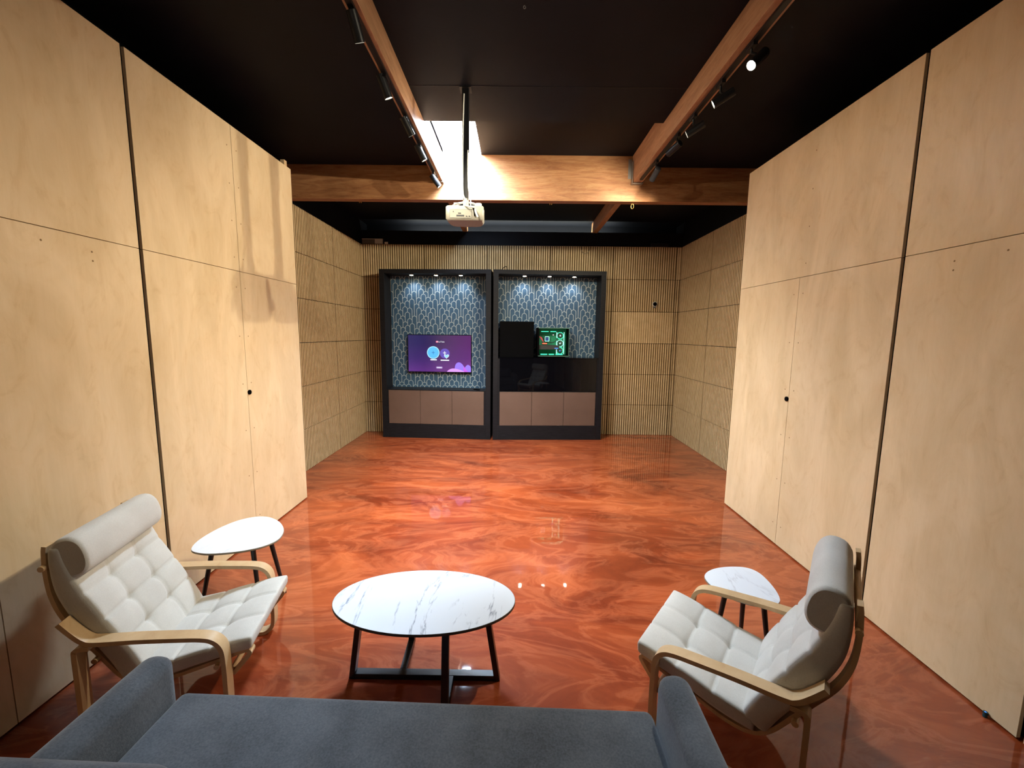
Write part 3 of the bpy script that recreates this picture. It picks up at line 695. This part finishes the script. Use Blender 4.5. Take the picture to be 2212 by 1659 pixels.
cmr = thing('security_camera', (2.615, YB-0.001, 2.515), 0, 'little round black camera with a pale ring on the grooved rear wall', 'camera')
MB().tube([(0, 0, 0), (0, -0.03, 0)], 0.043, 24).build('ring', M_WHITEBOX, cmr); MB().tube([(0, -0.025, 0), (0, -0.036, 0)], 0.036, 24).build('lens', M_MATTEBLACK, cmr)
MB().box(-0.028, 0.028, -0.02, 0, -0.068, -0.035).build('bracket', M_GREYPL, cmr)
wp = [(1.285+0.085*math.cos(a), YB-0.006, ZS-0.005-0.13*abs(math.sin(a))) for a in [PI*k/14 for k in range(15)]]
tag(MB().tube(wp, 0.0055, 6).build('wire_loop', mat('wire_tan', (0.22, 0.17, 0.10), 0.6)), 'thin wire hanging in a loop from the top of the rear wall', 'cable')

# ------------------------------------------------------------------ projector
pj = thing('projector', (-0.447, 3.78, 2.90), 0, 'pale projector hanging from the ceiling on a black pole', 'projector')
ol = smooth_path([(-0.150, -0.10, 0), (0.0, -0.103, 0), (0.150, -0.10, 0), (0.158, -0.06, 0), (0.158, 0.04, 0), (0.12, 0.125, 0), (0.0, 0.14, 0), (-0.12, 0.125, 0), (-0.158, 0.04, 0), (-0.158, -0.06, 0)], 6, True)
MB().prism([(p.x, p.y) for p in ol], 0.0, 0.122, 0, bev=0.012).build('body', M_WHITEPL, pj)
MB().tube([(0.02, 0.13, 0.03), (0.02, 0.165, 0.03)], 0.022, 16).build('lens', M_GREYPL, pj)
pn = MB(); pn.box(-0.125, 0.06, -0.1065, -0.1045, 0.018, 0.085)
MB().box(-0.129, 0.064, -0.1046, -0.1035, 0.014, 0.089).build('panel_recess', M_GREYPL, pj)
M_PORT = mat('port_dark', (0.015, 0.018, 0.022), 0.5)
pnl = pn.build('port_panel', mat('port_panel', (0.22, 0.21, 0.175), 0.5), pj)
for x_, w_, z_, h_ in ((-0.07, 0.065, 0.030, 0.012), (-0.055, 0.024, 0.052, 0.007), (0.01, 0.014, 0.028, 0.006), (0.035, 0.014, 0.028, 0.006), (-0.10, 0.006, 0.066, 0.006)):
    MB().box(x_, x_+w_, -0.1095, -0.1065, z_, z_+h_).build('port', M_PORT, pnl)
MB().tube([(0.09, -0.11, 0.085), (0.10, -0.135, 0.055), (0.115, -0.125, 0.02)], 0.008, 10).build('plug', M_WHITEBOX, pj)
MB().tube([(0.075, -0.108, 0.10), (0.085, -0.118, 0.07), (0.09, -0.11, 0.03)], 0.007, 8).build('plug', M_MATTEBLACK, pj)
for s in (-1, 1):
    p_ = smooth_path([(0, 0, 0.175), (s*0.07, 0, 0.165), (s*0.12, -0.02, 0.135), (s*0.13, -0.03, 0.115)], 6)
    MB().tube(p_, 0.009, 8).build('mount_arm', M_STEEL, pj)
MB().tube([(0.115, -0.05, 0.118), (0.115, -0.05, 0.150)], 0.028, 16).build('junction_cap', M_WHITEBOX, pj)
MB().tube([(0, 0, 0.150), (0, 0, 0.205)], 0.026, 16).build('ball_joint', M_WHITEPL, pj)
MB().box(-0.021, 0.021, -0.021, 0.021, 0.19, 0.62).build('lower_pole', M_TRACK, pj)
MB().box(-0.028, 0.028, -0.028, 0.028, 0.60, 1.098).build('upper_pole', M_TRACK, pj)
MB().box(-0.05, 0.05, -0.05, 0.05, 1.0945, 1.0995).build('ceiling_plate', M_TRACK, pj)
wc = smooth_path([(-0.012, -0.031, 1.05), (-0.022, -0.034, 0.75), (-0.025, -0.030, 0.45), (-0.02, -0.035, 0.24), (0.01, -0.06, 0.17), (-0.005, -0.10, 0.13), (0.03, -0.13, 0.105), (0.08, -0.115, 0.10)], 8)
MB().tube(wc, 0.006, 8).build('white_cable', M_WHITEBOX, pj)
wc = smooth_path([(0.020, -0.028, 0.60), (0.024, -0.030, 0.30), (0.045, -0.04, 0.22), (0.05, -0.07, 0.13), (0.075, -0.108, 0.10)], 8)
MB().tube(wc, 0.0045, 8).build('white_cable', M_WHITEBOX, pj)

# ------------------------------------------------------------------ coffee table
ct = thing('coffee_table', (-0.486, 2.124, 0), 0, 'large oval white marble coffee table on a black steel base', 'coffee table')
el = [(0.506*math.cos(a), 0.278*math.sin(a)) for a in [2*PI*k/96 for k in range(96)]]
tp = MB(); tp.prism(el, 0.436, 0.4495, 0, bev=0.001); tp.prism([(x*0.996, y*0.994) for x, y in el], 0.4496, 0.4515, 1)
top = tp.build('tabletop', [M_TABLEEDGE, M_MARBLE], ct); top['label'] = 'white marble top with grey veins and a dark edge'
bw = 0.037; bt = 0.030
def bar(a, b, width, thick, side):
    a = Vector(a); b = Vector(b); d = (b-a).normalized(); s = Vector(side).normalized(); n = d.cross(s).normalized(); m = MB()
    vv = [p + s*i*width/2 + n*j*thick/2 for p in (a, b) for i in (-1, 1) for j in (-1, 1)]
    return m.add(vv, [(0,1,3,2),(4,6,7,5),(0,4,5,1),(2,3,7,6),(0,2,6,4),(1,5,7,3)])
cy0 = -0.035
b1 = bar((-0.395, cy0, 0.016), (0.400, cy0, 0.016), 0.045, 0.032, (0,1,0)).build('floor_bar', M_LEG, ct, bevel=0.002)
b2 = bar((-0.125, cy0+0.023, 0.016), (-0.135, 0.215, 0.016), bw, 0.032, (1,0,0)).build('floor_bar', M_LEG, ct, bevel=0.002)
b3 = bar((0.150, cy0-0.023, 0.016), (0.150, -0.245, 0.016), bw, 0.032, (1,0,0)).build('floor_bar', M_LEG, ct, bevel=0.002)
bar((-0.405, cy0, 0.0), (-0.345, cy0, 0.436), 0.045, bt, (0,1,0)).build('leg', M_LEG, ct, bevel=0.002)
bar((0.410, cy0, 0.0), (0.345, cy0, 0.436), 0.045, bt, (0,1,0)).build('leg', M_LEG, ct, bevel=0.002)
bar((-0.135, 0.228, 0.0), (-0.125, 0.175, 0.436), bw, bt, (1,0,0)).build('leg', M_LEG, ct, bevel=0.002)
bar((0.150, -0.250, 0.0), (0.150, -0.19, 0.436), bw, bt, (1,0,0)).build('leg', M_LEG, ct, bevel=0.002)

# ------------------------------------------------------------------ side tables
def side_table(pts, h, feet, label, sc):
    cx = sum(p[0] for p in pts)/len(pts); cy = sum(p[1] for p in pts)/len(pts)
    t = thing('side_table', (cx, cy, 0), 0, label, 'side table', None)
    ol = [(p.x-cx, p.y-cy) for p in smooth_path([(a, b, 0) for a, b in pts], 8, True)]
    m = MB(); m.prism(ol, h-0.013, h-0.002, 0, bev=0.001); m.prism([(x*0.995, y*0.995) for x, y in ol], h-0.0019, h, 1)
    m.build('tabletop', [M_WHITEPL, M_MARBLE2], t)
    for fx, fy in feet:
        fx -= cx; fy -= cy; k = 0.62
        MB().tube([(fx, fy, 0.0), (fx*k, fy*k, h-0.013)], 0.011, 14, 0, True, 0.0165).build('leg', M_LEG, t)
    return t
side_table([(-2.076,2.482),(-2.12,2.602),(-2.109,2.765),(-2.054,2.895),(-1.967,2.962),(-1.87,2.965),(-1.758,2.905),(-1.669,2.817),(-1.614,2.723),(-1.597,2.618),(-1.643,2.534),(-1.738,2.476),(-1.872,2.440),(-1.985,2.440)], 0.52,
           [(-2.10,2.53), (-1.70,2.56), (-1.685,2.82)], 'larger rounded white side table beside the left armchair', 1)
k_ = 1.05
side_table([(a*k_, b*k_) for a, b in [(1.131,2.254),(1.17,2.312),(1.244,2.355),(1.342,2.376),(1.438,2.368),(1.483,2.318),(1.489,2.228),(1.474,2.129),(1.443,2.053),(1.392,2.018),(1.325,2.010),(1.25,2.035),(1.185,2.085),(1.138,2.165)]], 0.45,
           [(1.27,2.36), (1.47,2.42), (1.53,2.22)], 'smaller rounded white side table behind the right armchair', 1)

# ------------------------------------------------------------------ armchairs
def pillow(T, B, w_, seams_s, nv=56, ns=72, seam_v=(-1/3., 1/3.), tuft=0.030, puff=0.013):
    T = smooth_path([(a, b, 0) for a, b in T], 10); B = smooth_path([(a, b, 0) for a, b in B], 10); n = len(T)
    # chord fractions along the top
    d = [0]
    for i in range(1, n): d.append(d[-1] + (T[i]-T[i-1]).length)
    def samp(P, s):
        x = s*d[-1]
        for i in range(1, n):
            if d[i] >= x - 1e-9:
                k = (x-d[i-1])/(d[i]-d[i-1]); return P[i-1].lerp(P[i], k)
        return P[-1]
    top, bot = [], []
    for i in range(ns+1):
        s = 0.5 - 0.5*math.cos(PI*i/ns) if False else i/ns
        s = (s*2-1); s = math.copysign(1-(1-abs(s))**1.25, s)*0.5+0.5
        t, b = samp(T, s), samp(B, s); mid = (t+b)/2; hlf = (t-b)/2; nd = hlf.normalized(); L_ = d[-1]
        es = max(0.0, 1-abs(2*s-1)**60)**0.5
        rt, rb = [], []
        for j in range(nv+1):
            v = j/nv*2-1; v = math.copysign(1-(1-abs(v))**1.25, v)
            ev = max(0.0, 1-abs(v)**60)**0.5; e = es*ev
            e = 0.55 + 0.45*e
            off = 0.0
            # distance to seams
            dv = min([abs(v-q)*w_ for q in seam_v] + [abs(1-abs(v))*w_]); dsm = min([abs(s-q)*L_ for q in seams_s] + [s*L_, (1-s)*L_])
            off += puff*(1-math.exp(-(dv/0.045)**1.0))*(1-math.exp(-(dsm/0.05)**1.0))
            off -= 0.007*math.exp(-(min([abs(v-q)*w_ for q in seam_v])/0.007)**2) + 0.007*math.exp(-(min([abs(s-q)*L_ for q in seams_s])/0.007)**2)
            for q in seams_s:
                for r in seam_v:
                    rr = math.hypot((s-q)*L_, (v-r)*w_); off -= tuft*math.exp(-(rr/0.022)**1.1)
            vw = v*w_*(0.985+0.015*es)
            pt = mid + hlf*e + nd*(off-0.002)*e; pb = mid - hlf*e
            rt.append((pt.x, vw, pt.y)); rb.append((pb.x, vw, pb.y))
        top.append(rt); bot.append(rb)
    m = MB(); W_ = nv+1; vt = [p for r in top for p in r]; vb = [p for r in bot for p in r]; o = len(vt)
    ff = []
    for i in range(ns):
        for j in range(nv):
            a = i*W_+j; ff.append((a, a+1, a+W_+1, a+W_)); ff.append((o+a, o+a+W_, o+a+W_+1, o+a+1))
    for i in range(ns):
        for j in (0, nv):
            a = i*W_+j; ff.append((a, a+W_, o+a+W_, o+a) if j else (a, o+a, o+a+W_, a+W_))
    for j in range(nv):
        for i in (0, ns):
            a = i*W_+j; ff.append((a, o+a, o+a+1, a+1) if i == 0 else (a, a+1, o+a+1, o+a))
    m.add(vt+vb, ff, 0, True); return m
def armchair(label):
    t = thing('armchair', (0,0,0), 0, label, 'armchair', 'cushioned bentwood armchairs')
    arm = smooth_path([(-0.385,0.618), (-0.345,0.565), (-0.305,0.522), (-0.26,0.505), (-0.10,0.493), (0.06,0.476), (0.165,0.462), (0.215,0.442), (0.245,0.402), (0.254,0.34), (0.256,0.20), (0.254,0.085), (0.240,0.040), (0.205,0.015), (0.15,0.0115), (-0.10,0.0115), (-0.26,0.0115), (-0.305,0.018), (-0.330,0.045), (-0.338,0.10), (-0.338,0.30), (-0.338,0.455), (-0.334,0.478), (-0.318,0.486), (-0.28,0.486)], 5)
    for s in (-1, 1):
        v0, v1 = sorted((s*0.28, s*0.34))
        f = MB().ribbon([(p.x, p.y) for p in arm] if False else arm2(arm), 0.06, 0.021, (v0, v1)).build('arm_frame', M_BENT, t)
        MB().tube([(0.20, s*0.31, 0.0), (0.20, s*0.31, 0.004)], 0.012, 12).build('foot_pad', M_MATTEBLACK, f)
    rail = smooth_path([(-0.452,0.955), (-0.457,0.92), (-0.460,0.82), (-0.450,0.71), (-0.415,0.60), (-0.345,0.48), (-0.275,0.365), (-0.215,0.275), (-0.15,0.228), (-0.06,0.222), (0.08,0.255), (0.22,0.295), (0.315,0.322), (0.340,0.316), (0.338,0.296), (0.30,0.25), (0.262,0.205)], 6)
    for s in (-1, 1):
        v0, v1 = sorted((s*0.222, s*0.268)); MB().ribbon(arm2(rail), 0.05, 0.018, (v0, v1)).build('seat_rail', M_BENT, t)
    for u, z in ((-0.457, 0.86), (-0.30, 0.385), (0.20, 0.270)):
        MB().tube([(u, -0.29, z), (u, 0.29, z)], 0.013, 10).build('cross_rail', M_BENT, t)
    MB().tube([(0.244, -0.29, 0.205), (0.244, 0.29, 0.205)], 0.014, 10).build('cross_rail', M_BENT, t)
    MB().tube([(-0.305, -0.29, 0.455), (-0.305, 0.29, 0.455)], 0.013, 10).build('cross_rail', M_BENT, t)
    seat = pillow([(0.360,0.402), (0.27,0.392), (0.12,0.362), (-0.02,0.332), (-0.155,0.312)], [(0.355,0.336), (0.26,0.318), (0.11,0.284), (-0.03,0.250), (-0.165,0.240)], 0.278, (0.36, 0.68))
    seat.build('seat_cushion', M_CHAIRFAB, t)
    back = pillow([(-0.108,0.300), (-0.160,0.42), (-0.225,0.55), (-0.300,0.69), (-0.352,0.80), (-0.380,0.88), (-0.392,0.945)], [(-0.205,0.262), (-0.250,0.36), (-0.315,0.48), (-0.385,0.61), (-0.428,0.73), (-0.440,0.85), (-0.436,0.945)], 0.278, (0.24, 0.45, 0.66))
    back.build('back_cushion', M_CHAIRFAB, t)
    # headrest roll
    hc = Vector((-0.362, 0.893)); m = MB(); n = 28; segs = 22; rings = []
    tilt = math.radians(12)
    for i in range(segs+1):
        v = i/segs*2-1; v = math.copysign(1-(1-abs(v))**1.6, v); e = max(0.0, 1-abs(v)**40)**0.5; e = 0.86+0.14*e
        rg_ = []
        for k in range(n):
            a = 2*PI*k/n; x = 0.070*e*math.copysign(abs(math.cos(a))**0.85, math.cos(a)); z = 0.098*e*math.copysign(abs(math.sin(a))**0.85, math.sin(a))
            rg_.append((hc.x + x*math.cos(tilt) - z*math.sin(tilt), v*0.272, hc.y + x*math.sin(tilt) + z*math.cos(tilt)))
        rings.append(rg_)
    ff = [(i*n+k, i*n+(k+1) % n, (i+1)*n+(k+1) % n, (i+1)*n+k) for i in range(segs) for k in range(n)]
    m.add([p for r in rings for p in r], ff, 0, True); m.add(rings[0], [tuple(range(n))], 0, False); m.add(rings[-1], [tuple(range(n))[::-1]], 0, False)
    m.build('headrest', M_CHAIRFAB, t)
    return t
def arm2(P): return [(p.x, p.y) for p in P]
ch1 = armchair('cream tufted armchair on the left, beside the larger side table')
def copy_tree(o, parent=None):
    c_ = o.copy(); C.objects.link(c_)
    if parent: c_.parent = parent
    for q in o.children: copy_tree(q, c_)
    return c_
ch2 = copy_tree(ch1); ch2['label'] = 'cream tufted armchair on the right, its back to the right-hand wall'
ch1.location = (-1.713, 2.072, 0); ch1.rotation_euler = (0, 0, 0.211)
ch2.location = (1.090, 1.886, 0); ch2.rotation_euler = (0, 0, 2.462)

# ------------------------------------------------------------------ sofa
sf = thing('sofa', (-0.396, 1.485, 0), math.radians(-1.51), 'dark grey felt sofa across the foreground, seen from behind', 'sofa')
def softbox(x0, x1, y0, y1, z0, z1, bev, name, parent, crown=0.0, sub=True):
    m = MB(); nx, ny = 16, 10
    bm = bmesh.new(); bmesh.ops.create_cube(bm, size=1.0)
    bmesh.ops.bevel(bm, geom=bm.edges[:] , offset=0.001, segments=1, affect='EDGES')
    bm.free()
    o = MB().box(x0, x1, y0, y1, z0, z1).build(name, M_SOFA, parent, bevel=bev, seg=5)
    for p in o.data.polygons: p.use_smooth = True
    return o
softbox(-0.955, 0.955, -0.78, -0.005, 0.12, 0.285, 0.02, 'base', sf)
softbox(-0.962, 0.962, -0.66, 0.012, 0.287, 0.452, 0.035, 'seat_cushion', sf)
for s in (-1, 1):
    a, b = sorted((s*0.966, s*1.092)); softbox(a, b, -0.86, 0.012, 0.10, 0.625, 0.055, 'armrest', sf)
softbox(-0.962, 0.962, -0.86, -0.70, 0.12, 0.74, 0.05, 'backrest', sf)
for a, b, y1_, z1_ in ((-1.12, -0.47, -0.535, 0.80), (-0.40, 0.16, -0.57, 0.785), (0.22, 0.90, -0.60, 0.775)):
    softbox(a, b, -0.69, y1_, 0.50 if a > -1 else 0.63, z1_, 0.055, 'back_cushion', sf)
for x_ in (-0.98, 0.98):
    for y_ in (-0.08, -0.76):
        MB().tube([(x_, y_, 0), (x_, y_, 0.12)], 0.018, 14).build('leg', M_LEG, sf)

# ------------------------------------------------------------------ little light at the foot of the right wall
ld = thing('floor_sensor', (XR-0.012, 1.90, 0.03), 0, 'tiny dark device with a blue dot at the foot of the right wall', 'sensor')
MB().tube([(0.0, 0, -0.0285), (0.0, 0, 0.0)], 0.009, 12).build('body', mat('teal_plastic', (0.0, 0.05, 0.07), 0.3), ld)
MB().disc((-0.003, -0.002, 0.0005), (0, 0, 1), 0.004, 0, 10).build('light', g_blue, ld)

tag(MB().tube([(0.035+0.007*math.cos(a), 2.87, 3.988+0.008*math.sin(a)) for a in [PI*0.5+1.6*PI*k/14 for k in range(15)]] + [(0.035, 2.87, 3.999)], 0.0025, 6).build('ceiling_hook', M_STEEL), 'tiny metal hook alone in the middle of the black ceiling', 'hook')
